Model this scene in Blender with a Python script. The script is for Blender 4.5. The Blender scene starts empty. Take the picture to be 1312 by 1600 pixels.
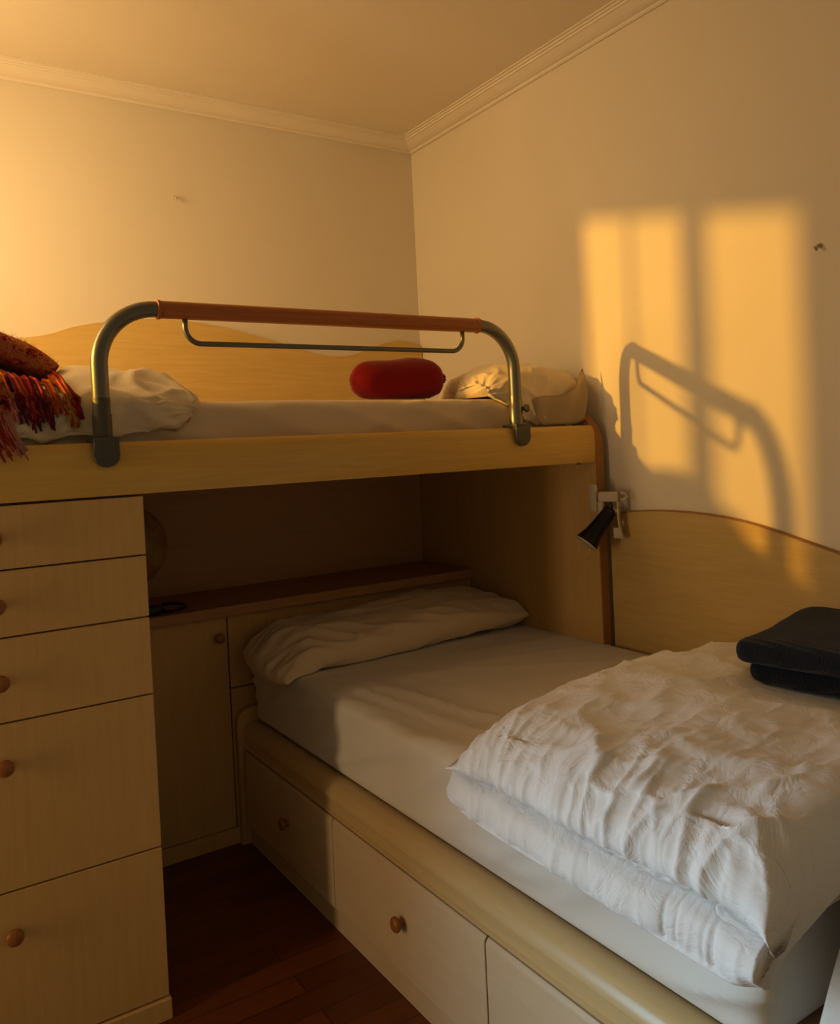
import bpy, bmesh, math, random
import numpy as np
from mathutils import Vector, Matrix, noise
random.seed(7)
PI = math.pi
C = bpy.context.scene.collection
SC = bpy.context.scene

# ------------------------------------------------------------------ camera
F_PX, CY = 1282.455, 718.447
yaw, pitch, roll = .579671, -.01762, -.0472617
fw = np.array([math.sin(yaw), math.cos(yaw), 0]); rt = np.array([math.cos(yaw), -math.sin(yaw), 0]); up = np.array([0, 0, 1.])
f2 = fw*math.cos(pitch)+up*math.sin(pitch); u2 = up*math.cos(pitch)-fw*math.sin(pitch)
r3 = rt*math.cos(roll)+u2*math.sin(roll); u3 = u2*math.cos(roll)-rt*math.sin(roll)
cam_d = bpy.data.cameras.new('camera')
cam = bpy.data.objects.new('camera', cam_d); C.objects.link(cam)
cam_d.sensor_fit = 'HORIZONTAL'; cam_d.sensor_width = 36
cam_d.lens = F_PX*36/1312
cam_d.shift_y = -(800-CY)/1312
cam_d.clip_start = .02
H = 1.205
m = Matrix([[r3[i], u3[i], -f2[i], (0, 0, H)[i]] for i in range(3)]+[[0, 0, 0, 1]])
cam.matrix_world = m
SC.camera = cam

# ------------------------------------------------------------------ light
SC.view_settings.view_transform = 'Standard'
SC.view_settings.look = 'None'
SC.view_settings.gamma = 1
SC.view_settings.use_curve_mapping = False
SC.view_settings.exposure = 0.0
w = bpy.data.worlds.new('evening_sky'); SC.world = w; w.use_nodes = True
bg = w.node_tree.nodes['Background']; bg.inputs[0].default_value = (.55, .6, .75, 1); bg.inputs[1].default_value = .05

def lamp(name, typ, loc, target, energy, col, **kw):
    d = bpy.data.lights.new(name, typ); o = bpy.data.objects.new(name, d); C.objects.link(o)
    o.location = loc
    o.rotation_euler = (Vector(target)-Vector(loc)).to_track_quat('-Z', 'Y').to_euler()
    d.energy = energy; d.color = col
    for k, v in kw.items(): setattr(d, k, v)
    return o
# low evening sun reaching the room through the bunk window
lamp('evening_sun', 'SPOT', (-1.70, 2.645, 2.0), (1.86, 1.5, 1.4), 480, (1.0, .50, .06), spot_size=math.radians(40), spot_blend=.1, shadow_soft_size=.031)
# glow of the evening sky in the bunk window
lamp('bunk_window_daylight', 'AREA', (-.235, 2.29, 1.85), (1, 2.66, 1.66), 14.9, (1.0, .645, .25), shape='RECTANGLE', size=.6, size_y=.8, spread=math.radians(150))
# daylight in the slanted balcony windows on the left: a narrow one and a wide one
lamp('side_window_daylight', 'AREA', (-1.47, 1.50, .85), (1, 1.35, .70), 10, (1.0, .68, .36), shape='RECTANGLE', size=.16, size_y=1.1)
lamp('balcony_window_daylight', 'AREA', (-.87, 1.855, .80), (-.59, .59, .45), 38, (.45, .77, 1.0), shape='RECTANGLE', size=.85, size_y=1.0, spread=math.radians(130))
# dim warm fill added behind the camera, no known source there
lamp('rear_fill', 'AREA', (-.3, -1.15, 1.5), (.5, 1.5, .9), .15, (1.0, .66, .36), shape='RECTANGLE', size=.9, size_y=1.1)

# ------------------------------------------------------------------ helpers
def obj(name, bm, mat, parent=None, smooth=False, sub=0, angle=None):
    me = bpy.data.meshes.new(name)
    bmesh.ops.recalc_face_normals(bm, faces=bm.faces[:])
    bm.to_mesh(me); bm.free()
    if mat: me.materials.append(mat)
    o = bpy.data.objects.new(name, me); C.objects.link(o)
    if smooth or angle:
        for p in me.polygons: p.use_smooth = True
    if angle:
        try: me.set_sharp_from_angle(angle=math.radians(angle))
        except Exception: pass
    if sub:
        md = o.modifiers.new('subdivision', 'SUBSURF'); md.levels = sub; md.render_levels = sub
    if parent: o.parent = parent
    return o
def tag(o, label, cat=None, group=None):
    o['label'] = label
    if cat: o['category'] = cat
    if group: o['group'] = group
    return o
def thing(name, label, cat, group=None):
    o = bpy.data.objects.new(name, None); C.objects.link(o); o.empty_display_size = .05
    return tag(o, label, cat, group)
def struct(name, bm, mat, **k):
    o = obj(name, bm, mat, **k); o['kind'] = 'structure'; return o
def bx(bm, x0, x1, y0, y1, z0, z1, bev=0, seg=2):
    vs = [bm.verts.new((x, y, z)) for x in (x0, x1) for y in (y0, y1) for z in (z0, z1)]
    q = [(0, 1, 3, 2), (4, 6, 7, 5), (0, 4, 5, 1), (2, 3, 7, 6), (0, 2, 6, 4), (1, 5, 7, 3)]
    fs = [bm.faces.new([vs[i] for i in f]) for f in q]
    if bev:
        es = list({e for f in fs for e in f.edges})
        bmesh.ops.bevel(bm, geom=es, offset=bev, segments=seg, profile=.5, affect='EDGES')
    return bm
def box(*a, **k): return bx(bmesh.new(), *a, **k)
def prism(pts, axis, a0, a1, bev=0, seg=2):
    """closed outline in the plane across `axis`, pushed from a0 to a1"""
    bm = bmesh.new()
    def P(p, a):
        if axis == 'x': return (a, p[0], p[1])
        if axis == 'y': return (p[0], a, p[1])
        return (p[0], p[1], a)
    A = [bm.verts.new(P(p, a0)) for p in pts]; B = [bm.verts.new(P(p, a1)) for p in pts]
    n = len(pts)
    bm.faces.new(A); bm.faces.new(B[::-1])
    for i in range(n): bm.faces.new([A[i], A[(i+1) % n], B[(i+1) % n], B[i]])
    if bev:
        es = [e for e in bm.edges if (e.verts[0] in A) == (e.verts[1] in A)]
        bmesh.ops.bevel(bm, geom=es, offset=bev, segments=seg, profile=.5, affect='EDGES')
    return bm
def tube(bm, path, rad, n=16, cap=True):
    path = [Vector(p) for p in path]
    rads = rad if isinstance(rad, (list, tuple)) else [rad]*len(path)
    t0 = (path[1]-path[0]).normalized()
    nrm = t0.orthogonal().normalized()
    rings = []
    for i, p in enumerate(path):
        t = (path[min(i+1, len(path)-1)]-path[max(i-1, 0)])
        t = t.normalized() if t.length > 1e-9 else t0
        nrm = (nrm-t*nrm.dot(t)).normalized(); b = t.cross(nrm)
        rings.append([bm.verts.new(p+(nrm*math.cos(2*PI*k/n)+b*math.sin(2*PI*k/n))*rads[i]) for k in range(n)])
    for a, c in zip(rings, rings[1:]):
        for k in range(n): bm.faces.new([a[k], a[(k+1) % n], c[(k+1) % n], c[k]])
    if cap:
        bm.faces.new(rings[0][::-1]); bm.faces.new(rings[-1])
    return bm
def lathe(bm, prof, origin, axis, n=28):
    """prof: (distance along axis, radius)"""
    o = Vector(origin); ax = Vector(axis).normalized(); u = ax.orthogonal().normalized(); v = ax.cross(u)
    rings = []
    for d, r in prof:
        if r < 1e-6: rings.append([bm.verts.new(o+ax*d)])
        else: rings.append([bm.verts.new(o+ax*d+(u*math.cos(2*PI*k/n)+v*math.sin(2*PI*k/n))*r) for k in range(n)])
    for a, c in zip(rings, rings[1:]):
        for k in range(n):
            k2 = (k+1) % n
            if len(a) == 1 and len(c) == 1: continue
            if len(a) == 1: bm.faces.new([a[0], c[k2], c[k]])
            elif len(c) == 1: bm.faces.new([a[k], a[k2], c[0]])
            else: bm.faces.new([a[k], a[k2], c[k2], c[k]])
    if len(rings[0]) > 1: bm.faces.new(rings[0][::-1])
    if len(rings[-1]) > 1: bm.faces.new(rings[-1])
    return bm
def arc(cx, cz, r, a0, a1, n, y):
    return [(cx+r*math.cos(a0+(a1-a0)*i/n), y, cz+r*math.sin(a0+(a1-a0)*i/n)) for i in range(n+1)]
def crom(pts, n=8):
    """smooth curve through 2-D/3-D points"""
    P = [np.array(p, float) for p in pts]; P = [2*P[0]-P[1]]+P+[2*P[-1]-P[-2]]
    out = []
    for i in range(1, len(P)-2):
        for k in range(n):
            t = k/n
            out.append(.5*((2*P[i])+(-P[i-1]+P[i+1])*t+(2*P[i-1]-5*P[i]+4*P[i+1]-P[i+2])*t*t+(-P[i-1]+3*P[i]-3*P[i+1]+P[i+2])*t**3))
    out.append(P[-2]); return [tuple(p) for p in out]
def nz(x, y, z=0): return noise.noise(Vector((x, y, z)))
def ridge(x, y, z=0, k=3): return (1-min(1, abs(nz(x, y, z))*1.6))**k
def grid(nu, nv, fn, close_u=False):
    bm = bmesh.new()
    V = [[bm.verts.new(fn(i/(nu-1) if not close_u else i/nu, j/(nv-1))) for j in range(nv)] for i in range(nu)]
    for i in range(nu if close_u else nu-1):
        a, b = V[i], V[(i+1) % nu]
        for j in range(nv-1): bm.faces.new([a[j], b[j], b[j+1], a[j+1]])
    return bm, V
def sstep(a, b, x):
    t = max(0, min(1, (x-a)/(b-a))); return t*t*(3-2*t)

# ------------------------------------------------------------------ materials
def mat(name, col, rough=.6, metal=0, spec=.5):
    mt = bpy.data.materials.new(name); mt.use_nodes = True
    b = mt.node_tree.nodes['Principled BSDF']
    b.inputs['Base Color'].default_value = (*col, 1); b.inputs['Roughness'].default_value = rough
    b.inputs['Metallic'].default_value = metal
    b.inputs['Specular IOR Level'].default_value = spec
    return mt
def N(mt, t): return mt.node_tree.nodes.new(t)
def Lk(mt, a, b): mt.node_tree.links.new(a, b)
def coords(mt, scale=(1, 1, 1)):
    tc = N(mt, 'ShaderNodeTexCoord'); mp = N(mt, 'ShaderNodeMapping')
    mp.inputs['Scale'].default_value = scale
    Lk(mt, tc.outputs['Object'], mp.inputs['Vector']); return mp.outputs['Vector']
def ramp(mt, fac, stops):
    r = N(mt, 'ShaderNodeValToRGB'); e = r.color_ramp.elements
    while len(e) < len(stops): e.new(.5)
    for i, (p, c) in enumerate(stops): e[i].position = p; e[i].color = (*c, 1)
    Lk(mt, fac, r.inputs['Fac']); return r.outputs['Color']
def bump(mt, h, strength, dist=.001):
    b = N(mt, 'ShaderNodeBump'); b.inputs['Strength'].default_value = strength; b.inputs['Distance'].default_value = dist
    Lk(mt, h, b.inputs['Height']); Lk(mt, b.outputs['Normal'], mt.node_tree.nodes['Principled BSDF'].inputs['Normal'])
def ntex(mt, vec, scale, detail=4, rough=.55, dist=0):
    n = N(mt, 'ShaderNodeTexNoise'); n.inputs['Scale'].default_value = scale; n.inputs['Detail'].default_value = detail
    n.inputs['Roughness'].default_value = rough; n.inputs['Distortion'].default_value = dist
    Lk(mt, vec, n.inputs['Vector']); return n.outputs['Fac']
def base(mt, col): Lk(mt, col, mt.node_tree.nodes['Principled BSDF'].inputs['Base Color'])
def wood(name, c0, c1, scale, rough=.45, spec=.4, t=5):
    mt = mat(name, c0, rough, 0, spec)
    v = coords(mt, scale); f = ntex(mt, v, t, 5, .6, .6)
    base(mt, ramp(mt, f, [(.3, c0), (.7, c1)])); bump(mt, f, .08, .001); return mt
def paint(name, col, rough=.85):
    mt = mat(name, col, rough, 0, .2); v = coords(mt)
    f = ntex(mt, v, 60, 3); g = ntex(mt, v, 3, 3)
    base(mt, ramp(mt, g, [(.3, tuple(c*.97 for c in col)), (.7, col)])); bump(mt, f, .12, .002); return mt
def cloth(name, col, rough=.9, weave=900, b=.15):
    mt = mat(name, col, rough, 0, .15); v = coords(mt)
    f = ntex(mt, v, weave, 2); bump(mt, f, b, .0006)
    p = mt.node_tree.nodes['Principled BSDF']; p.inputs['Sheen Weight'].default_value = .15
    return mt
M_wall = paint('cream_wall_paint', (.74, .66, .55))
M_ceil = paint('ceiling_paint', (.74, .66, .55))
M_bounce = paint('warm_bounce_paint', (.55, .34, .14))  # ochre put on the unseen walls to warm the bounced light
M_crown = paint('moulding_paint', (.78, .70, .60), .7)
MAPLE0, MAPLE1 = (.54, .325, .11), (.58, .37, .14)
M_front = wood('maple_veneer_upright', MAPLE0, MAPLE1, (16, 16, 1.2))
M_lie = wood('maple_veneer_along_bed', (.56, .42, .26), (.60, .46, .29), (16, 1.2, 16))
M_cross = wood('maple_veneer_across', MAPLE0, MAPLE1, (1.2, 16, 16))
M_railx = wood('honey_beech_across', (.56, .33, .06), (.64, .40, .09), (1.0, 18, 18), .32, .5)
M_raily = wood('honey_beech_along_bed', (.56, .39, .17), (.61, .44, .21), (18, 1.0, 18), .32, .5)
M_boardx = wood('wavy_board_across', (.60, .40, .12), (.68, .47, .17), (1.2, 16, 16), .5)
M_boardy = wood('wavy_board_along_bed', (.50, .34, .12), (.57, .40, .16), (16, 1.2, 16), .5)
M_band = wood('brown_edge_band', (.30, .13, .035), (.36, .17, .05), (3, 3, 20), .5)
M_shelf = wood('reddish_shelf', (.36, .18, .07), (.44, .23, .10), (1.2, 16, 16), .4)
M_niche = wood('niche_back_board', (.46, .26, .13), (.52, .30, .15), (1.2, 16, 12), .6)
M_knob = wood('cherry_knob', (.25, .085, .014), (.31, .11, .02), (30, 30, 30), .35)
M_bar = wood('cherry_handrail', (.36, .10, .02), (.45, .14, .03), (2, 40, 40), .3)
M_metal = mat('grey_green_metal', (.17, .165, .13), .34, .75)
M_clamp = mat('dark_clamp', (.07, .068, .055), .5, .3)
M_sheet = cloth('cream_sheet', (.74, .70, .64))
M_duvet = cloth('white_cotton_duvet', (.80, .77, .75), .85, 1400, .1)
def crinkle(mt, scale, strength, dist):
    v = coords(mt); f1 = ntex(mt, v, scale, 5, .55, 1.6)
    m1 = N(mt, 'ShaderNodeMath'); m1.operation = 'SUBTRACT'; m1.inputs[1].default_value = .5; Lk(mt, f1, m1.inputs[0])
    m2 = N(mt, 'ShaderNodeMath'); m2.operation = 'ABSOLUTE'; Lk(mt, m1.outputs[0], m2.inputs[0])
    m3 = N(mt, 'ShaderNodeMath'); m3.operation = 'POWER'; m3.inputs[1].default_value = .55; Lk(mt, m2.outputs[0], m3.inputs[0])
    bump(mt, m3.outputs[0], strength, dist)
crinkle(M_duvet, 9, .35, .012)
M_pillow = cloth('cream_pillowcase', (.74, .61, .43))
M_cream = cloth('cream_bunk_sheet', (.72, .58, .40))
M_red = cloth('red_knit', (.20, .003, .003), .95, 350, .6)
M_black = mat('black_plastic', (.003, .003, .004), .28, 0, .3)
M_white = mat('cream_plastic', (.52, .44, .34), .5)
M_dark = mat('dark_void', (.02, .014, .01), .9)
M_brass = mat('dull_hook', (.42, .34, .24), .5, .2)
# towel with fine ribs
M_towel = mat('charcoal_towel', (.012, .012, .017), .95, 0, .1)
_wv = N(M_towel, 'ShaderNodeTexWave'); _wv.inputs['Scale'].default_value = 55; _wv.inputs['Distortion'].default_value = 3; _wv.inputs['Detail'].default_value = 3; _wv.inputs['Detail Scale'].default_value = 6
Lk(M_towel, coords(M_towel, (.35, 1, .35)), _wv.inputs['Vector']); bump(M_towel, _wv.outputs['Fac'], .7, .004)
M_towel.node_tree.nodes['Principled BSDF'].inputs['Sheen Weight'].default_value = .12
# woollen throw
M_wool = mat('mixed_wool', (.3, .08, .04), 1, 0, .05)
_f = ntex(M_wool, coords(M_wool, (1, 1, 1)), 45, 6, .8, .8)
base(M_wool, ramp(M_wool, _f, [(.38, (.05, .010, .035)), (.445, (.32, .025, .025)), (.50, (.50, .15, .06)), (.545, (.42, .24, .05)), (.60, (.40, .05, .12))]))
bump(M_wool, ntex(M_wool, coords(M_wool), 160, 4), .9, .006)
WOOLS = [mat('yarn_'+n, c, 1, 0, .05) for n, c in (('crimson', (.22, .012, .012)), ('orange', (.36, .07, .01)), ('ochre', (.30, .15, .03)), ('plum', (.10, .012, .025)), ('pink', (.38, .17, .14)), ('rust', (.25, .035, .012)))]
# parquet
M_floor = mat('dark_red_parquet', (.1, .03, .01), .38, 0, .4)
_br = N(M_floor, 'ShaderNodeTexBrick'); _br.offset = .37; _br.inputs['Scale'].default_value = 1
_br.inputs['Brick Width'].default_value = .45; _br.inputs['Row Height'].default_value = .07; _br.inputs['Mortar Size'].default_value = .0012
_br.inputs['Color1'].default_value = (.13, .032, .007, 1); _br.inputs['Color2'].default_value = (.20, .055, .012, 1); _br.inputs['Mortar'].default_value = (.03, .01, .004, 1)
Lk(M_floor, coords(M_floor), _br.inputs['Vector'])
_mx = N(M_floor, 'ShaderNodeMix'); _mx.data_type = 'RGBA'; _mx.blend_type = 'MULTIPLY'; _mx.inputs[0].default_value = .7
_g = ramp(M_floor, ntex(M_floor, coords(M_floor, (2, 30, 2)), 5, 5), [(.3, (.55, .5, .45)), (.7, (1, 1, 1))])
Lk(M_floor, _br.outputs['Color'], _mx.inputs[6]); Lk(M_floor, _g, _mx.inputs[7]); base(M_floor, _mx.outputs[2])
# globe
M_globe = mat('old_globe', (.3, .2, .1), .45)
base(M_globe, ramp(M_globe, ntex(M_globe, coords(M_globe), 7, 6, .6), [(.42, (.26, .19, .09)), (.5, (.30, .15, .05)), (.56, (.36, .24, .10)), (.66, (.20, .17, .08))]))

# ------------------------------------------------------------------ the room
X0, Y0, ZC = 1.86, 2.80, 2.424
struct('floor', box(-1.7, 2.06, -1.5, 3.0, -.1, 0), M_floor)
struct('ceiling', box(-1.7, 2.06, -1.5, 3.0, ZC, ZC+.1), M_ceil)
struct('wall_back', box(-.45, 2.06, Y0, 3.0, 0, ZC), M_wall)
struct('wall_right', box(X0, 2.06, -1.3, Y0, 0, ZC), M_wall)
bm = bmesh.new()     # alcove wall with the bunk window opening
WY0, WY1, WZ0, WZ1 = 1.98, 2.72, 1.40, 2.25
for a in ((1.79, WY0, 0, ZC), (WY1, Y0, 0, ZC), (WY0, WY1, 0, WZ0), (WY0, WY1, WZ1, ZC)): bx(bm, -.40, -.25, *a)
struct('wall_left', bm, M_wall)
bm = bmesh.new()     # slanted balcony wall with a wide window
def slant(bm, t0, t1, z0, z1, d0=.02, d1=.10):
    A, B = Vector((-1.5, 1.74, 0)), Vector((-.42, 1.98, 0)); d = (B-A).normalized(); n = Vector((-d.y, d.x, 0))
    pts = [A+(B-A)*t0+n*d0, A+(B-A)*t1+n*d0, A+(B-A)*t1+n*d1, A+(B-A)*t0+n*d1]
    lo = [bm.verts.new((p.x, p.y, z0)) for p in pts]; hi = [bm.verts.new((p.x, p.y, z1)) for p in pts]
    bm.faces.new(lo); bm.faces.new(hi[::-1])
    for i in range(4): bm.faces.new([lo[i], lo[(i+1) % 4], hi[(i+1) % 4], hi[i]])
for a in ((0, .25, 0, ZC), (.92, 1, 0, ZC), (.25, .92, 0, .28), (.25, .92, 1.32, ZC)): slant(bm, *a)
struct('wall_return', bm, M_wall)
bm = bmesh.new()
for a in ((.25, .28, .28, 1.32), (.89, .92, .28, 1.32), (.28, .89, .28, .32), (.28, .89, 1.28, 1.32), (.57, .60, .32, 1.28)): slant(bm, *a, .06, .10)
struct('window_4', bm, M_white)
bm = bmesh.new()
for a in ((-1.3, 1.40, 0, ZC), (1.77, 1.95, 0, ZC), (1.40, 1.77, 0, .2), (1.40, 1.77, 1.5, ZC)): bx(bm, -1.7, -1.5, *a)
struct('wall_west', bm, M_bounce)
bm = bmesh.new()
for a in ((-1.5, -.8, 0, ZC), (.2, 2.06, 0, ZC), (-.8, .2, 0, .9), (-.8, .2, 2.1, ZC)): bx(bm, a[0], a[1], -1.5, -1.3, a[2], a[3])
struct('wall_front', bm, M_bounce)
# bunk window: unseen mask panels added to shape the sun patch, with two bars
bm = bmesh.new()
SX0, SX1 = -.275, -.260
ya, yb, yc, zt0, zt1 = 2.040, 2.326, 2.162, 1.889, 1.951
def quad(a, b, c, d): return [(a, c), (b, c), (b, d), (a, d)]
for pts in (quad(1.96, ya, 1.3, 2.4), quad(yb, 2.82, 1.3, 2.4), [(ya, zt0), (yb, zt1), (yb, 2.4), (ya, 2.4)],
            quad(yc-.015, yc+.015, 1.3, 1.97), quad(ya, yb, 1.28, 1.42), quad(2.2505, 2.2555, 1.3, 1.97)):
    b2 = prism(pts, 'x', SX0, SX1); me = bpy.data.meshes.new('tmp'); b2.to_mesh(me); b2.free(); bm.from_mesh(me); bpy.data.meshes.remove(me)
struct('window_mask', bm, M_white)
def winframe(name, axis, p0, p1, a0, a1, z0, z1, t=.045):
    bm = bmesh.new()
    for (u0, u1, v0, v1) in ((a0, a0+t, z0, z1), (a1-t, a1, z0, z1), (a0, a1, z0, z0+t), (a0, a1, z1-t, z1)):
        if axis == 'x': bx(bm, p0, p1, u0, u1, v0, v1)
        else: bx(bm, u0, u1, p0, p1, v0, v1)
    return struct(name, bm, M_white)
winframe('window_2', 'x', -1.58, -1.54, 1.40, 1.77, .2, 1.5, .02)
winframe('window_3', 'y', -1.4, -1.36, -.8, .2, .9, 2.1)  # unseen rear window, made up around the added fill lamp
# crown moulding: (distance from wall, z)
CP = [(0, 2.388), (.009, 2.386), (.014, 2.390), (.014, 2.395), (.024, 2.396), (.036, 2.400), (.050, 2.407), (.060, 2.412), (.066, 2.412), (.068, 2.417), (.076, 2.417), (.078, 2.4205), (.088, 2.4205), (.088, 2.426), (0, 2.426)]
bm = bmesh.new()
def crown(name, fn):
    bm = bmesh.new(); A = []; B = []
    for d, z in CP:
        a, b = fn(d); A.append(bm.verts.new((*a, z))); B.append(bm.verts.new((*b, z)))
    n = len(A)
    for i in range(n): bm.faces.new([A[i], A[(i+1) % n], B[(i+1) % n], B[i]])
    bm.faces.new(A); bm.faces.new(B[::-1])
    return struct(name, bm, M_crown)
bm.free()
crown('trim_1', lambda d: ((-.25, Y0-d), (X0-d, Y0-d)))
crown('trim_2', lambda d: ((X0-d, Y0-d), (X0-d, -1.3)))

# ------------------------------------------------------------------ upper bunk frame
YF = 1.787
bunk = thing('bunk_bed', 'honey wood upper bunk frame spanning from drawer tower to right end panel', 'bunk bed')
prof = [(YF+.001, 1.130), (YF-.001, 1.137), (YF-.002, 1.18), (YF, 1.222), (YF+.005, 1.235), (YF+.014, 1.242), (YF+.026, 1.242), (YF+.034, 1.236), (YF+.036, 1.13)]
obj('front_rail', prism(prof, 'x', -.245, 1.803), M_railx, bunk, angle=35)
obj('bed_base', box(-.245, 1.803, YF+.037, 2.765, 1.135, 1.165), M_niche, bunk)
# end panel with a rounded top front corner; outline in (y, z)
ep = [(2.765, 0.0), (YF+.002, 0.0), (YF, .4), (YF, 1.14)]
ep += [(YF+.012+.095-.095*math.cos(t)-.012*(1-t/(PI/2)), 1.18+.105*math.sin(t)) for t in [PI/2*i/10 for i in range(1, 11)]]
ep += [(2.765, 1.285)]
obj('end_panel', prism(ep, 'x', 1.806, 1.832), M_front, bunk)
strip = [p for p in ep[1:-1]]
bm = bmesh.new()
def ribbon(bm, line, x0, x1, t):
    V = []
    for i, p in enumerate(line):
        a = Vector(line[max(i-1, 0)]); b = Vector(line[min(i+1, len(line)-1)]); d = (b-a).normalized(); nr = Vector((-d.y, d.x))
        o = Vector(p)+nr*t
        V.append([bm.verts.new((x0, p[0], p[1])), bm.verts.new((x1, p[0], p[1])), bm.verts.new((x1, o.x, o.y)), bm.verts.new((x0, o.x, o.y))])
    for a, b in zip(V, V[1:]):
        for k in range(4): bm.faces.new([a[k], a[(k+1) % 4], b[(k+1) % 4], b[k]])
    bm.faces.new(V[0]); bm.faces.new(V[-1][::-1])
ribbon(bm, [p for p in strip if p[1] > .02], 1.804, 1.836, .004)
tag(obj('edge_strip', bm, M_band, bunk, angle=40), 'brown edge strip')
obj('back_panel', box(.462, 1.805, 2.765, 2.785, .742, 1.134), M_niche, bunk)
for x, z in ((1.742, 1.126), (1.757, 1.126)):
    obj('screw', lathe(bmesh.new(), [(0, .005), (.006, .005), (.008, .003)], (x, YF+.02, z+.006), (0, 0, -1), 10), M_metal, bunk)

# wavy board behind the upper bunk
def wavy(name, pts, axis, a0, a1, zb, mt, band, label):
    line = crom(pts, 8)
    t = thing(name, label, 'wall panel')
    o = [(line[0][0], zb)]+list(line)+[(line[-1][0], zb)]
    obj('board', prism(o, axis, a0, a1), mt, t, angle=30)
    bm = bmesh.new()
    V = []
    for p in line:
        f = (lambda a, z: (p[0], a, z)) if axis == 'y' else (lambda a, z: (a, p[0], z))
        V.append([bm.verts.new(f(a0-.0005, p[1])), bm.verts.new(f(a1, p[1])), bm.verts.new(f(a1, p[1]+.0035)), bm.verts.new(f(a0-.0005, p[1]+.0035))])
    for a, b in zip(V, V[1:]):
        for k in range(4): bm.faces.new([a[k], a[(k+1) % 4], b[(k+1) % 4], b[k]])
    bm.faces.new(V[0]); bm.faces.new(V[-1][::-1])
    obj('edge_band', bm, band, t, angle=30)
    return t
wavy('wavy_wall_panel', [(-.24, 1.62), (.0, 1.60), (.25, 1.583), (.426, 1.597), (.54, 1.632), (.659, 1.654), (.804, 1.667), (.98, 1.655), (1.143, 1.622), (1.266, 1.593), (1.394, 1.560), (1.50, 1.556), (1.58, 1.575), (1.66, 1.603), (1.737, 1.622), (1.80, 1.618), (1.855, 1.60)],
     'y', 2.782, 2.799, 1.17, M_boardx, M_boardx, 'wavy topped pale wood board on the back wall behind the upper bunk')
wavy('wavy_wall_panel', [(1.775, .962), (1.715, .975), (1.62, .983), (1.514, .985), (1.389, .978), (1.276, .961), (1.172, .935), (1.059, .905), (.9, .865), (.7, .845), (.48, .87)],
     'x', 1.842, 1.858, .30, M_boardy, M_band, 'wavy topped tan wood board on the right wall beside the lower bed')

# ------------------------------------------------------------------ guard rail
YB = 1.803
gr = thing('guard_rail', 'bent grey metal tube guard rail with brown wooden bar on upper bunk', 'guard rail')
ZB, R = 1.527, .122
XL, XR = .390, 1.514
bm = bmesh.new()
tube(bm, [(XL, YB, 1.235), (XL, YB, 1.33)]+arc(XL+R, ZB-R, R, PI, PI/2, 14, YB)+[(XL+R+.02, YB, ZB)], .0175, 20)
obj('tube_post', bm, M_metal, gr, angle=40)
bm = bmesh.new()
tube(bm, [(XR, YB, 1.235), (XR, YB, 1.33)]+arc(XR-R, ZB-R, R, 0, PI/2, 14, YB)+[(XR-R-.02, YB, ZB)], .0175, 20)
obj('tube_post', bm, M_metal, gr, angle=40)
obj('wooden_bar', tube(bmesh.new(), [(XL+R+.008, YB, ZB), (XR-R-.004, YB, ZB)], .0195, 24), M_bar, gr, angle=40)
for x in (XL+R+.006, XR-R-.004):
    obj('bar_ring', lathe(bmesh.new(), [(-.004, .0195), (-.003, .0215), (.003, .0215), (.004, .0195)], (x, YB, ZB), (1, 0, 0), 24), M_bar, gr, angle=40)
hx0, hx1, hz, hr = .576, 1.337, 1.455, .035
obj('lower_rod', tube(bmesh.new(), [(hx0, YB, ZB-.015), (hx0, YB, hz+hr+.004)]+arc(hx0+hr, hz+hr, hr, PI, 1.5*PI, 8, YB)+[(.95, YB, hz)]+arc(hx1-hr, hz+hr, hr, 1.5*PI, 2*PI, 8, YB)+[(hx1, YB, ZB-.015)], .0062, 12), M_metal, gr, smooth=True)
for x in (XL, XR):
    w2 = .026
    pl = [(x-w2, 1.247), (x-w2, 1.214)]+[(x-w2*math.cos(t), 1.212-w2*.85*math.sin(t)) for t in [PI*i/10 for i in range(1, 10)]]+[(x+w2, 1.214), (x+w2, 1.247)]
    bm = prism(pl, 'y', YF-.014, YF-.003, .003)
    bx(bm, x-w2, x+w2, YF-.014, YF+.048, 1.243, 1.252, .002)
    bx(bm, x-w2*.8, x+w2*.8, YF+.040, YF+.048, 1.205, 1.247, .002)
    c = obj('rail_clamp', bm, M_clamp, gr, angle=40)
    obj('post_sleeve', lathe(bmesh.new(), [(0, .0195), (.05, .0195), (.052, .018), (.085, .018)], (x, YB, 1.25), (0, 0, 1), 20), M_clamp if x < 1 else M_metal, gr, angle=40)
obj('tightening_knob', lathe(bmesh.new(), [(0, .006), (.012, .006), (.013, .011), (.022, .011), (.024, .009)], (XR+.014, YB-.004, 1.296), (.6, -.8, 0), 16), M_clamp, gr, angle=40)

# ------------------------------------------------------------------ drawer tower
XC0, XC1 = -.19, .461
tower = thing('drawer_tower', 'tall maple drawer tower under the left end of the upper bunk', 'chest of drawers')
obj('carcass', box(XC0+.002, XC1-.003, YF+.022, 2.76, .0, 1.127), M_front, tower)
obj('gap_backing', box(XC0+.004, XC1-.005, YF+.018, YF+.0215, .03, 1.126), M_dark, tower)
zs = [1.1265, .9995, .8675, .7015, .3715, .0475]
kz = [1.062, .932, .784, .620, .290]
def knob(parent, loc, axis, r=.0165, mt=None):
    pr = [(0, .0085), (.004, .0075), (.009, .008), (.013, r*.86), (.017, r), (.021, r), (.0245, r*.82), (.0262, r*.45), (.027, 0)]
    return obj('knob', lathe(bmesh.new(), pr, loc, axis, 24), mt or M_knob, parent, angle=50)
for i in range(5):
    g = .0016
    d = obj('drawer', box(XC0, XC1, YF-.001, YF+.018, zs[i+1]+g, zs[i]-g, .0015, 1), M_front, tower)
    knob(d, (.170, YF-.001, kz[i]), (0, -1, 0))
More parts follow.
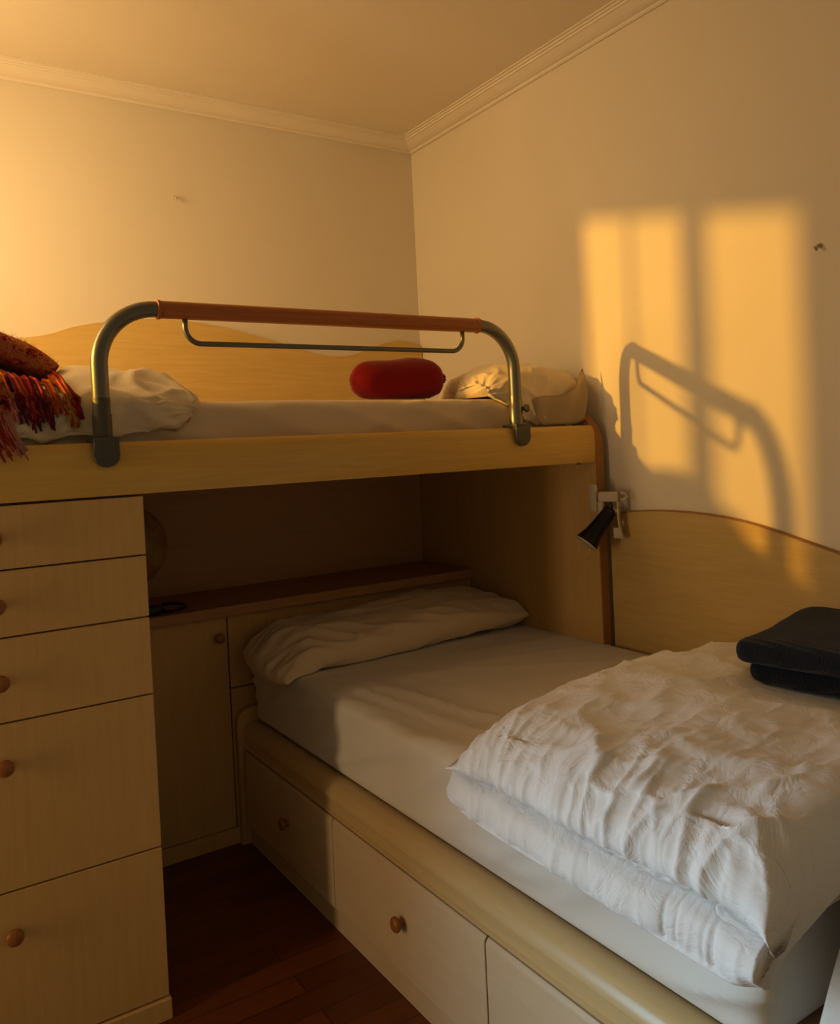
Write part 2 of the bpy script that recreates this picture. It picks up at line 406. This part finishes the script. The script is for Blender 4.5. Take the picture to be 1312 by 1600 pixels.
obj('plinth', box(XC0, XC1+.003, YF-.008, YF+.018, 0, .046, .002, 1), M_front, tower)

# ------------------------------------------------------------------ low cabinet with shelf top
YCB = 2.45
low = thing('low_cabinet', 'low headboard cabinet with long shelf top behind the lower bed', 'cabinet')
obj('carcass', box(.463, 1.803, YCB+.02, 2.764, 0, .708), M_front, low)
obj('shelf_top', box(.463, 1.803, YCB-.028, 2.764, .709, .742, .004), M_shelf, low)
obj('gap_backing', box(.466, 1.80, YCB+.017, YCB+.0195, .03, .706), M_dark, low)
d = obj('door', box(.464, .863, YCB, YCB+.017, .052, .706, .0015, 1), M_front, low)
knob(d, (.835, YCB, .645), (0, -1, 0), .0155)
obj('upper_panel', box(.867, 1.803, YCB, YCB+.017, .484, .706, .0015, 1), M_front, low)
obj('lower_panel', box(.867, 1.803, YCB, YCB+.017, .052, .480, .0015, 1), M_front, low)
obj('plinth', box(.463, 1.803, YCB-.002, YCB+.017, 0, .050, .001, 1), M_front, low)

# ------------------------------------------------------------------ lower bed
bed = thing('storage_bed', 'honey wood lower bed frame with storage drawers along its side', 'bed')
YH, YE = 2.446, .535
rp = [(.945, .30), (.945, .374), (.930, .377), (.915, .377), (.902, .371), (.893, .361), (.8885, .350), (.887, .343), (.8905, .3405), (.8905, .311), (.886, .3085), (.886, .3035), (.892, .302), (.892, .296), (.905, .296)]
obj('side_rail', prism(rp, 'y', YE+.066, YH-.024), M_raily, bed, angle=28)
obj('side_carcass', box(.900, 1.80, YE+.066, YH-.024, .062, .294), M_dark, bed)
obj('skirt', box(.897, .913, YE+.066, YH-.024, .0, .066, .002, 1), M_lie, bed)
for i, (ya, yb2) in enumerate(((2.405, 1.827), (1.823, 1.210), (1.206, .605))):
    pr = [(.9005, .068), (.884, .068), (.8825, .0705), (.8825, .283), (.8845, .289), (.889, .2945), (.9005, .2945)]
    d = obj('drawer', prism(pr, 'y', yb2, ya, .0012, 1), M_lie, bed, angle=25)
    knob(d, (.8825, (2.093, 1.500, .90)[i], .189), (-1, 0, 0))
hb = [(1.803, 0), (.872, 0), (.872, .375)]+[(.872+.045-.045*math.cos(t), .375+.045*math.sin(t)) for t in [PI/2*i/8 for i in range(1, 9)]]+[(1.803, .42)]
obj('headboard', prism(hb, 'y', YH-.022, YH+.001, .003), M_cross, bed, angle=30)
fb = [(1.80, 0), (.90, 0), (.905, .33), (.925, .395), (.956, .450), (.980, .488), (1.005, .524), (1.04, .568), (1.09, .615), (1.16, .655), (1.26, .685), (1.40, .70), (1.80, .70)]
tag(obj('footboard', prism(fb, 'y', YE, YE+.065, .006), wood('pale_footboard', (.64, .57, .50), (.70, .63, .56), (14, 14, 2), .5), bed, angle=30), 'pale curved footboard')
obj('bed_base', box(.947, 1.83, YE+.066, YH-.024, .30, .372), M_niche, bed)

# ------------------------------------------------------------------ mattresses
def mattress(x0, x1, y0, y1, z0, z1, r, n, wr):
    """rounded slab with a fitted sheet; wr(x,y,z,nx,ny,nz) -> outward push"""
    bm = bmesh.new()
    bx(bm, x0, x1, y0, y1, z0, z1)
    for ax, lo, hi, step in ((0, x0, x1, n), (1, y0, y1, n), (2, z0, z1, n*.7)):
        k = int((hi-lo)/step)
        for i in range(1, k):
            co = [0, 0, 0]; no = [0, 0, 0]; co[ax] = lo+(hi-lo)*i/k; no[ax] = 1
            bmesh.ops.bisect_plane(bm, geom=bm.verts[:]+bm.edges[:]+bm.faces[:], plane_co=co, plane_no=no, dist=1e-5)
    lo = Vector((x0+r, y0+r, z0+r)); hi = Vector((x1-r, y1-r, z1-r))
    for v in bm.verts:
        c = Vector([min(max(v.co[i], lo[i]), hi[i]) for i in range(3)])
        d = v.co-c
        if d.length > 1e-6: nrm = d.normalized(); v.co = c+nrm*r
        else: nrm = Vector((0, 0, 1))
        v.co += nrm*wr(v.co.x, v.co.y, v.co.z, nrm)
    return bm
def wr_up(x, y, z, n):
    s = 0
    if n.y < -.5: s += .011*(ridge(x*3.2+z*9, z*1.5+x*.4, 2.1, 4))*(1-sstep(1.295, 1.33, z))+.004*nz(x*3, z*4, 1)+.004*ridge(x*6-z*14, z*2, 5.5, 5)
    s += .003*nz(x*2.2, y*4, 3)+.002*ridge(x*9, y*3, 8, 5)
    return s-.003
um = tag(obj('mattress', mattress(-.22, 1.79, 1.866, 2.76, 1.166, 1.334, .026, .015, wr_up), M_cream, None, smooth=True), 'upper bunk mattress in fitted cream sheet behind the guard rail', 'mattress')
def wr_low(x, y, z, n):
    s = 0
    if n.x < -.3:
        a = y*2.6+z*6.5
        f = sstep(.57, .50, z)*sstep(.39, .44, z)
        s += f*(.020*(ridge(a, z*1.2+y*.6, 5.5, 4)-.2)+.011*ridge(y*5.5+z*8, y*.8, 1.2, 6)+.003*nz(y*4, z*4, 2))
    if n.z > .5:
        dx = x-.92
        f = math.exp(-((dx-.12)/.16)**2)
        q = sstep(2.25, 1.9, y)*sstep(1.2, 1.5, y)
        s += .015*f*q*ridge((y-1.2)*1.6+dx*9.0, (x+y)*1.2, 4.4, 4)
        s += .008*f*q*ridge((y-1.2)*4.0+dx*14.0, (x-y)*1.5, 2.4, 5)
        s += .003*nz(x*3, y*3, 7)+.004*ridge(x*3+y*7, y*2-x, 1.5, 6)
        s += -.014*math.exp(-((y-1.55)/.14)**2)*math.exp(-((dx-.16)/.14)**2)
    return s
lm = tag(obj('mattress', mattress(.927, 1.838, .662, 2.420, .374, .572, .032, .015, wr_low), M_sheet, None, smooth=True), 'lower bed mattress in a loosely fitted cream sheet', 'mattress')

# ------------------------------------------------------------------ pillows
def pillow(L, D, T, place, seed, nu=72, nv=44, wr=1.0, flap0=0, flap1=0, lift=None):
    """soft closed bag: length L, depth D, thickness T; place(u,v,h)->point; flat open hems at the ends"""
    bm = bmesh.new()
    def th(u, v):
        a = max(0, 1-abs(u)**3.2); b = max(0, 1-abs(v)**2.6)
        return (a**.55)*(b**.55)
    rows = {}
    for side in (1, -1):
        for i in range(nu+1):
            for j in range(nv+1):
                u = -1+2*i/nu; v = -1+2*j/nv
                edge = i in (0, nu) or j in (0, nv)
                if edge and side == -1: rows[(side, i, j)] = rows[(1, i, j)]; continue
                t = th(u, v)
                pinch = 1-.06*(1-abs(u))*abs(v)**4
                x = u*L/2*(1-.05*(1-v*v)*abs(u)**4); y = v*D/2*pinch
                e = 1-t
                w = wr*(.012*ridge(u*2.2+seed, v*3.0+u*1.5, seed, 3)*(.3+e)+.012*nz(u*2.5+seed, v*2.2, 3)+.006*ridge(u*6+v*2, v*3-u*2, seed+9, 4)*(.2+e))
                # gathers fanning from the ends
                w += wr*.010*sstep(.55, .95, abs(u))*ridge(v*5+seed, u*1.2, seed+2, 2)
                h = side*(T/2*t+w*min(1, t*3))
                rows[(side, i, j)] = bm.verts.new(place(x, y, h, u, v))
    for side in (1, -1):
        for i in range(nu):
            for j in range(nv):
                q = [rows[(side, i, j)], rows[(side, i+1, j)], rows[(side, i+1, j+1)], rows[(side, i, j+1)]]
                if len(set(q)) == 4:
                    try: bm.faces.new(q if side == 1 else q[::-1])
                    except ValueError: pass
    return bm
def draped(sec, x0, x1, seed, skew, cen, n0=3.0, n1=2.6, nu=90, wr=1.0, endk=.06):
    """pillow whose front slumps over an edge: closed (y, z) section swept in x, closing to a point at both ends"""
    pts = crom(sec+[sec[0]], 7)[:-1]; n = len(pts)
    bm = bmesh.new(); V = []
    for i in range(nu+1):
        u = -1+2*i/nu; u = math.sin(u*PI/2)
        k = max(endk, (1-abs(u)**(n0 if u < 0 else n1)))**.5
        c = cen(u); row = []
        for j, (y, z) in enumerate(pts):
            a, b = pts[j-1], pts[(j+1) % n]; t = Vector((b[0]-a[0], b[1]-a[1])).normalized(); nr = Vector((t.y, -t.x))
            x = x0+(x1-x0)*(u+1)/2
            Y = c[0]+(y-c[0])*k; Z = c[1]+(z-c[1])*k
            q = wr*(.012*(ridge(x*7+z*9+seed, y*4-x*3, seed, 3)-.3)+.008*nz(x*6, y*6+z*9, seed)+.006*(ridge(x*15-z*20, y*7+x*6, seed+5, 4)-.3))
            q += wr*.010*sstep(.45, .95, abs(u))*(ridge(j*.30+seed, u*1.5, seed+2, 2)-.4)
            inner = (z < 1.346 and y > 1.85)
            if inner: q = min(q, 0)*.1
            x += skew(u, y, z)
            row.append(bm.verts.new((x, max(1.8265, Y-nr.x*q*SGN[0]), Z-nr.y*q*SGN[0])))
        V.append(row)
    for a, b in zip(V, V[1:]):
        for j in range(n): bm.faces.new([a[j], a[(j+1) % n], b[(j+1) % n], b[j]])
    bm.faces.new(V[0][::-1]); bm.faces.new(V[-1])
    return bm
SGN = [1]
SL = [(1.842, 1.252), (1.829, 1.285), (1.829, 1.318), (1.846, 1.344), (1.885, 1.367), (1.95, 1.403), (2.05, 1.430), (2.14, 1.418), (2.22, 1.390), (2.27, 1.350), (2.22, 1.341), (2.0, 1.340), (1.88, 1.340), (1.860, 1.334), (1.857, 1.290)]
def skL(u, y, z): return .03*sstep(1.85, 2.1, y)-.015*sstep(1.32, 1.25, z)*sstep(.4, 1, u)
bm = draped(SL, .02, .606, 1.3, skL, lambda u: (1.856, 1.314), 3.0, 3.2, wr=1.25)
for v in bm.verts:      # pressed down under the throw
    f = sstep(.40, .26, v.co.x)
    if v.co.z > 1.342: v.co.z = 1.342+(v.co.z-1.342)*(1-.75*f)
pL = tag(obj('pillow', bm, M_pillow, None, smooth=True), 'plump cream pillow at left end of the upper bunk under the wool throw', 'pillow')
SR = [(1.846, 1.250), (1.831, 1.280), (1.829, 1.325), (1.842, 1.375), (1.875, 1.415), (1.94, 1.438), (2.04, 1.445), (2.15, 1.430), (2.22, 1.395), (2.26, 1.350), (2.22, 1.341), (2.0, 1.340), (1.88, 1.340), (1.860, 1.334), (1.858, 1.290)]
def skR(u, y, z): return (-.015*sstep(1.9, 2.1, y)+.07*sstep(1.36, 1.25, z))*sstep(.3, -.8, u)
pR = thing('pillow', 'rumpled cream pillow with open case hem at right end of the upper bunk', 'pillow')
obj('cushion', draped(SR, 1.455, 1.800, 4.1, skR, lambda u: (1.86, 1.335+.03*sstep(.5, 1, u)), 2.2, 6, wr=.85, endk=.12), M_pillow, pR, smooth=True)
# open hem of the pillowcase hanging at the right front, its upper edge loose
def hem(a, t):
    x = 1.585+.215*a+.012*math.sin(t*3)*a
    top = 1.318+.045*a+.006*math.sin(a*9)+.05*sstep(.8, 1, a)
    bot = 1.300-.052*sstep(0, .25, a)+.01*sstep(.85, 1, a)
    z = top+(bot-top)*t
    y = 1.826-.010*(1-t)-.004*math.sin(a*11+t*2)-.012*sstep(.78, 1, a)*(1-abs(2*t-1))+.02*sstep(.12, 0, a)
    return Vector((x, y, z))
bm, _ = grid(48, 14, hem); bmesh.ops.solidify(bm, geom=bm.faces[:], thickness=.0025)
obj('case_hem', bm, M_pillow, pR, smooth=True)
# long pillow on the lower bed
def plB(x, y, h, u, v):
    X = 1.335+x+.05*v*v*sstep(-.3, -1, u); Y = 2.270+y+.015*u
    Z = .632+h+.016*v+.012*(u*.5)+.006*math.sin(u*5)
    Z -= .050*sstep(-.70, -1, u)
    bot = .577-.035*sstep(.935, .86, X)
    if Z < bot: Z = bot+(Z-bot)*.05
    Y = min(Y, 2.442-.004*abs(h))
    return Vector((min(X, 1.80), Y, Z))
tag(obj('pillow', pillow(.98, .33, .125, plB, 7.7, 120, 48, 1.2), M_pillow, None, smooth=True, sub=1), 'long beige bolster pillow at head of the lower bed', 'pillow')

# ------------------------------------------------------------------ red bolster
rb = thing('bolster_cushion', 'red knitted roll cushion lying on the upper bunk mattress', 'cushion')
A0, A1 = Vector((1.135, 2.06, 1.398)), Vector((1.435, 2.06, 1.405))
bm = bmesh.new()
pr = [(-.006, .004), (.0, .02), (.008, .036), (.03, .050), (.07, .056), (.14, .060), (.20, .063), (.245, .060), (.275, .050), (.292, .034), (.300, .018), (.302, .008)]
pr = crom(pr, 3)
lathe(bm, [(a, max(b, .003)) for a, b in pr], A0, A1-A0, 40)
for v in bm.verts:
    a = math.atan2(v.co.y-2.06, v.co.z-1.40); e = max(0, (abs(v.co.x-1.285)-.10)/.06)
    v.co += Vector((0, (v.co.y-2.06), (v.co.z-1.40)))*(.05*e*math.sin(a*14))+Vector((nz(v.co.x*20, a, 1), nz(v.co.x*14, a, 2), nz(v.co.x*14, a, 3)))*.004
    if v.co.z < 1.345: v.co.z = 1.345
obj('cushion_body', bm, M_red, rb, smooth=True)
bm = bmesh.new()
for k in range(9):
    a = 2*PI*k/9
    p = Vector((1.432, 2.06, 1.405)); q = p+Vector((.016, .014*math.cos(a), .014*math.sin(a))); tube(bm, [p, (p+q)/2+Vector((.002, 0, 0)), q], [.007, .006, .003], 8)
obj('gathered_end', bm, M_red, rb, smooth=True)

# ------------------------------------------------------------------ wool throw
th = thing('wool_throw', 'folded red and orange fringed wool throw on the left pillow', 'blanket')
def slab(cx, cy, cz, L, D, T, seed, bend):
    def fn(s, t):
        a = 2*PI*s
        ca, sa = math.cos(a), math.sin(a)
        e = lambda c, p: math.copysign(abs(c)**p, c)
        k = 1-.0*t
        end = math.sqrt(max(0, 1-max(0, (t-.72)/.28)**2.4)) if t > .72 else 1
        x = cx-L/2+L*t
        y = cy+D/2*e(ca, .6)*(.75+.25*end)
        z = cz+T/2*e(sa, .75)*max(end, .02)+bend(x, y)
        z += .006*nz(x*14+seed, y*10, a)
        return Vector((x, y+.006*nz(x*12, a*2, seed), z))
    bm, V = grid(56, 50, fn, True)
    bm.faces.new([V[i][0] for i in range(56)]); bm.faces.new([V[i][-1] for i in range(56)])
    return bm
bendU = lambda x, y: -.060*sstep(.17, .36, x)-.012*sstep(2.05, 1.95, y)
bmU = slab(.175, 2.165, 1.486, .36, .32, .082, 1, bendU)
src = [(v.co.copy(), v.normal.copy()) for v in bmU.verts] if not bmU.normal_update() else None
obj('upper_fold', bmU, M_wool, th, smooth=True)
obj('lower_fold', slab(.165, 2.09, 1.410, .345, .29, .050, 5, bendU), M_wool, th, smooth=True)
def tassel(p, ln, sway):
    bm = bmesh.new()
    for s in range(4):
        off = Vector((random.gauss(0, .004), random.gauss(0, .003), random.gauss(0, .003)))
        a = p+off; mid = Vector((a.x+sway*.3, 1.830, 1.345+off.z)); q = [a, a*.5+mid*.5+Vector((0, 0, .010)), mid]
        for i in range(1, 6):
            q.append(Vector((mid.x+sway*.7*i/5+random.gauss(0, .0022)+off.x*.5, 1.8225-abs(random.gauss(0, .002)), mid.z-ln*i/5)))
        tube(bm, q, [.0032, .0034, .0034, .0032, .003, .0028, .0026, .0018], 6)
    return obj('tassel', bm, WOOLS[random.randrange(6)], th, smooth=True)
for i in range(34):
    x = .05+.255*i/33+random.gauss(0, .003)
    tassel(Vector((x, 1.945, 1.396-.018*sstep(.22, .34, x)+random.gauss(0, .003))), random.uniform(.035, .075), random.gauss(.006, .010))
for i in range(12):
    tassel(Vector((.318+.012*random.random(), 1.95+.04*random.random(), 1.400-.002*i)), random.uniform(.04, .07), random.uniform(.01, .03))
for i in range(10):
    x = .160+.05*i/9; bm = bmesh.new()
    for q in range(4):
        ox = random.gauss(0, .004); ln = random.uniform(.075, .11)
        tube(bm, [(x+ox+.028*t*t+random.gauss(0, .001), 1.766-.004*t, 1.318-ln*t) for t in (0, .25, .5, .75, 1)], [.0034, .0034, .0032, .003, .002], 6)
    obj('tassel', bm, WOOLS[random.choice([0, 1, 1, 4, 4, 5])], th, smooth=True)
# folded corner draped down over the rail at the far left
def flapf(s, t):
    x = -.10+.30*s; a = t
    y = 1.835-.075*sstep(0, .45, a); z = 1.405-.10*a+.006*nz(x*15, a*3, 2)
    return Vector((x+.015*a, y+.004*nz(x*12, a*4, 6), z))
bm, _ = grid(24, 16, flapf); bmesh.ops.solidify(bm, geom=bm.faces[:], thickness=.012)
obj('hanging_corner', bm, M_wool, th, smooth=True, sub=1)
bm = bmesh.new()
for i in range(1800):
    p, n = random.choice(src)
    p = p+Vector((random.gauss(0, .004), random.gauss(0, .004), -.002)); q = p+n*random.uniform(.003, .009)+Vector((random.gauss(0, .004), random.gauss(0, .004), random.gauss(0, .003)))
    d = Vector((.0006, .0004, 0)); bm.faces.new([bm.verts.new(p-d), bm.verts.new(p+d), bm.verts.new(q)])
fz = obj('wool_fuzz', bm, M_wool, th); fz['kind'] = 'stuff'

# ------------------------------------------------------------------ duvet
dv = thing('duvet', 'thick white folded duvet on the near half of the lower bed', 'duvet')
DP = crom([(1.825, .580), (1.40, .578), (1.00, .577), (.925, .570), (.880, .545), (.862, .528), (.848, .530), (.842, .550), (.850, .578), (.872, .592), (.884, .596),
           (.866, .602), (.846, .612), (.842, .634), (.862, .664), (.91, .692), (1.02, .712), (1.2, .722), (1.4, .715), (1.6, .698), (1.76, .685), (1.828, .665)], 11)
DPn = len(DP)
iL0, iL1 = 30, 100
NS = DPn
IC = int(DPn*.50)        # index of the crease between the two layers
def duv(i, j, nv):
    t = j/(nv-1)
    x, z = DP[i]
    upper = i > IC
    y = 1.465-(1.465-.612+(.022*sstep(.75, 1, t) if upper and x < 1.2 else 0))*t
    g = min(1, t/.30); far = math.sqrt(max(0, 1-(1-g)**2.2))
    g2 = min(1, (1-t)/.09); near = math.sqrt(max(0, 1-(1-g2)**2))
    k = far*(.2+.8*near)
    z2 = z
    if upper:
        z2 = .592+(z-.592)*max(.03, k)
        if far < 1: z2 = .584+(z2-.584)*max(.22, far)
    x2 = x+(.035*(1-far) if x < .95 else 0)
    y2 = y-.165*sstep(1.75, .86, x)*(1-t)+.03*math.sin(x*7)*(1-t)
    if x < .95 and not upper: z2 -= .012*t
    P = Vector((x2, y2, z2))
    if i > int(DPn*.2):
        wx = x+.05*nz(x*4, y*4, 11); wy = y+.05*nz(x*4, y*4, 17)
        side = sstep(1.04, .90, x)
        w = .014*nz(x*3.2, y*3.6, 1.7)+.008*nz(x*6+3, y*5, 4)
        w += .015*(ridge(wx*3.0+wy*1.3, wy*1.6-wx*.7, 6.1, 3)-.35)
        w += .010*(ridge(wx*6.5-wy*3, wy*4.4+wx*2, 2.2, 5)-.25)
        w += .006*(ridge(wx*11+wy*9, wy*9-wx*7, 3.3, 5)-.2)
        w += .003*(ridge(wx*24-wy*10, wy*20+wx*9, 8.3, 4)-.2)
        if upper: w += side*(.014*(ridge(wy*7+wx*3, wx*2, 9.1, 3)-.35)+.006*(ridge(wy*17-wx*4, wx*5, 2, 3)-.3))
        else: w = .55*w+.010*(ridge(wy*6.5, x*2+z*3, 7.7, 3)-.35)+.004*(ridge(wy*15, z*6, 1.1, 3)-.3)-sum(.007*math.exp(-((t-q)/.0035)**2) for q in (.79, .82, .885, .905))
        w *= max(.2, k)*sstep(1.83, 1.76, x)
        if upper: w = w*(1-.7*sstep(1.28, 1.40, x)*sstep(1.08, 1.0, y))-.010*sstep(1.28, 1.40, x)*sstep(1.08, 1.0, y)
        nrm = Vector((-1, 0, .3)) if (x < .90) else Vector((0, 0, 1))
        if not upper: nrm = Vector((-.8, 0, -.25))
        if i < int(DPn*.30): w *= .0
        # gathered tip of the fold
        tip = math.exp(-(t/.07)**2)*sstep(1.0, .9, x)
        w += tip*.012*(ridge(z*40, x*20, 3.3, 2)-.4)
        P += nrm*w
    e = sstep(.92, 1, t)
    if upper: # the near corner of the top layer hangs down in a point
        c = e*math.exp(-((i-IC-12)/14)**2)
        P += Vector((-.006, -.010, -.008))*c
    elif x < .95: # the lower layer rounds off at its near end
        P.x += .014*e*e*sstep(.56, .53, z); P.z += .008*e*e*sstep(.56, .53, z)
    return P
bm = bmesh.new(); NV = 230
V = [[bm.verts.new(duv(i, j, NV)) for j in range(NV)] for i in range(DPn)]
for i in range(DPn-1):
    for j in range(NV-1): bm.faces.new([V[i][j], V[i+1][j], V[i+1][j+1], V[i][j+1]])
bm.faces.new([V[i][0] for i in range(DPn)][::-1]); bm.faces.new([V[i][-1] for i in range(DPn)])
for i in (0,):
    for j in range(NV-1): bm.faces.new([V[0][j], V[0][j+1], V[-1][j+1], V[-1][j]])
obj('duvet_cover', bm, M_duvet, dv, smooth=True)

# ------------------------------------------------------------------ dark folded towel on the duvet
tw = thing('folded_towel', 'folded black ribbed towel lying on the white duvet by the wall', 'towel')
def towel(x0, x1, y0, y1, z0, z1, seed, r=.03):
    bm = mattress(x0, x1, y0, y1, z0, z1, min(r, (z1-z0)/2-.001), .018, lambda x, y, z, n: .006*nz(x*8+seed, y*8, z*8)+.004*ridge(x*5, y*9, seed, 3))
    M = Matrix.Translation((1.38, 1.0, 0)) @ Matrix.Rotation(math.radians(12), 4, 'Z') @ Matrix.Translation((-1.38, -1.0, 0))
    bmesh.ops.transform(bm, matrix=M, verts=bm.verts[:]); return bm
obj('upper_fold', towel(1.365, 1.76, .66, 1.01, .752, .800, 2), M_towel, tw, smooth=True, sub=1)
obj('lower_fold', towel(1.395, 1.75, .68, 1.0, .708, .757, 5), M_towel, tw, smooth=True, sub=1)

# ------------------------------------------------------------------ clip lamp
cl = thing('clip_lamp', 'small black and cream clip lamp clamped to the bunk end panel', 'lamp')
YL = 1.755
MJ = Matrix.Translation((1.783, YL-.001, 0)) @ Matrix.Rotation(math.radians(-58), 4, 'Z')
def turned(bm): bmesh.ops.transform(bm, matrix=MJ, verts=bm.verts[:]); return bm
obj('clamp_jaw', turned(prism([(-.002, 1.012), (.050, 1.012), (.054, 1.018), (.054, 1.036), (.050, 1.041), (-.002, 1.041), (-.004, 1.036), (-.004, 1.018)], 'y', -.014, .012, .003)), M_white, cl, angle=40)
bm = prism([(1.769, .985), (1.774, .980), (1.778, .985), (1.780, 1.05), (1.777, 1.064), (1.771, 1.064), (1.767, 1.05)], 'y', YL+.004, YL+.030, .002)
obj('back_jaw', bm, M_white, cl, angle=40)
bm = bmesh.new()
tube(bm, [(.050, .006, 1.036), (.070, .002, 1.036), (.079, .002, 1.028), (.070, .002, 1.017), (.050, .006, 1.017)], .0045, 10)
obj('spring_loop', turned(bm), M_white, cl, smooth=True)
obj('arm', tube(bmesh.new(), [(1.782, YL-.004, 1.012), (1.781, YL-.004, .99), (1.776, YL-.006, .955)], [.010, .010, .008], 14), M_white, cl, angle=40)
gp = crom([(.052, 1.014), (.051, .98), (.053, .945), (.058, .918), (.063, .903)], 6)
bm = bmesh.new(); V = []
for x, z in gp:
    V.append([bm.verts.new((x-.001, -.012, z)), bm.verts.new((x+.003, -.012, z)), bm.verts.new((x+.003, .014, z)), bm.verts.new((x-.001, .014, z))])
for a, b in zip(V, V[1:]):
    for q in range(4): bm.faces.new([a[q], a[(q+1) % 4], b[(q+1) % 4], b[q]])
bm.faces.new(V[0]); bm.faces.new(V[-1][::-1])
bx(bm, .036, .0605, -.008, .010, .903, .935, .003)
turned(bm)
obj('clamp_lever', bm, M_white, cl, angle=40)
top = Vector((1.796, 1.730, .984)); tip = Vector((1.727, 1.764, .892)); ax = tip-top; Ls = ax.length
obj('lamp_head', lathe(bmesh.new(), [(-.010, 0), (-.008, .012), (0, .020), (.03, .022), (.06, .024), (.085, .027), (.105, .033), (Ls, .037)], top, ax, 28), M_black, cl, angle=45)
obj('shade_rim', lathe(bmesh.new(), [(Ls-.003, .0365), (Ls-.001, .0385), (Ls+.001, .0375), (Ls+.001, .035)], top, ax, 28), M_white, cl, angle=45)
pv = Vector((.7, .7, 0)).cross(ax.normalized()).normalized()
for s in (-.022, -.012, .006):
    p = tip+pv*s; obj('prong', tube(bmesh.new(), [p, p+ax.normalized()*.034], .0016, 8), M_white, cl, smooth=True)
obj('cap_switch', box(1.800, 1.812, YL-.050, YL-.040, .982, .989, .001), M_white, cl)
obj('lamp_cord', tube(bmesh.new(), [(1.815, YL-.01, 1.012), (1.812, YL-.02, 1.0), (1.803, YL-.028, .985)], .0022, 8), M_black, cl, smooth=True)

# ------------------------------------------------------------------ globe and cable on the shelf
gl = thing('desk_globe', 'old tan desk globe on the shelf behind the drawer tower', 'globe')
GC = Vector((.604, 2.605, .938)); GRr = .130
bm = bmesh.new(); bmesh.ops.create_uvsphere(bm, u_segments=40, v_segments=24, radius=GRr, matrix=Matrix.Translation(GC)); obj('sphere', bm, M_globe, gl, smooth=True)
obj('stand', lathe(bmesh.new(), [(0, .070), (.008, .070), (.014, .030), (.05, .010), (.075, .012)], (GC.x, GC.y, .7425), (0, 0, 1), 28), M_knob, gl, angle=40)
obj('meridian', tube(bmesh.new(), [(GC.x+.134*math.sin(t)*.5, GC.y-.134*math.sin(t)*.86, GC.z-.134*math.cos(t)) for t in [-.2-PI*i/24*1.05+.2 for i in range(25)]], .004, 8), M_band, gl, smooth=True)
cb = thing('power_cable', 'black looped cable and adapter on the left of the shelf', 'cable')
loop = [(.668, 2.462, .747), (.70, 2.452, .748), (.735, 2.465, .749), (.757, 2.500, .749), (.755, 2.545, .749), (.730, 2.575, .749), (.700, 2.57, .748), (.688, 2.53, .748), (.684, 2.48, .748)]
obj('cord', tube(bmesh.new(), crom(loop, 6), .0042, 8), M_black, cb, smooth=True)
obj('adapter', box(.615, .668, 2.440, 2.480, .7425, .770, .006), M_black, cb, angle=40)

# ------------------------------------------------------------------ wall hooks
def hook(label, p, n, mt):
    t = thing('wall_hook', label, 'hook'); n = Vector(n); p = Vector(p)
    obj('plate', lathe(bmesh.new(), [(0, .006), (.002, .006), (.003, .004)], p, n, 14), mt, t, angle=40)
    sd = Vector((0, 0, 1)).cross(n)
    q = [p, p+n*.010, p+n*.014+Vector((0, 0, -.008)), p+n*.018+Vector((0, 0, -.012)), p+n*.024+Vector((0, 0, -.004))]
    obj('prong', tube(bmesh.new(), crom(q, 4), .0024, 8), mt, t, smooth=True)
    return t
hook('tiny white hook on the left wall above the upper bunk', (.88, Y0, 2.091), (0, -1, 0), M_white)
hook('small dull metal hook on right wall beside the sunlit patch', (X0, 1.089, 1.628), (-1, 0, 0), M_brass)
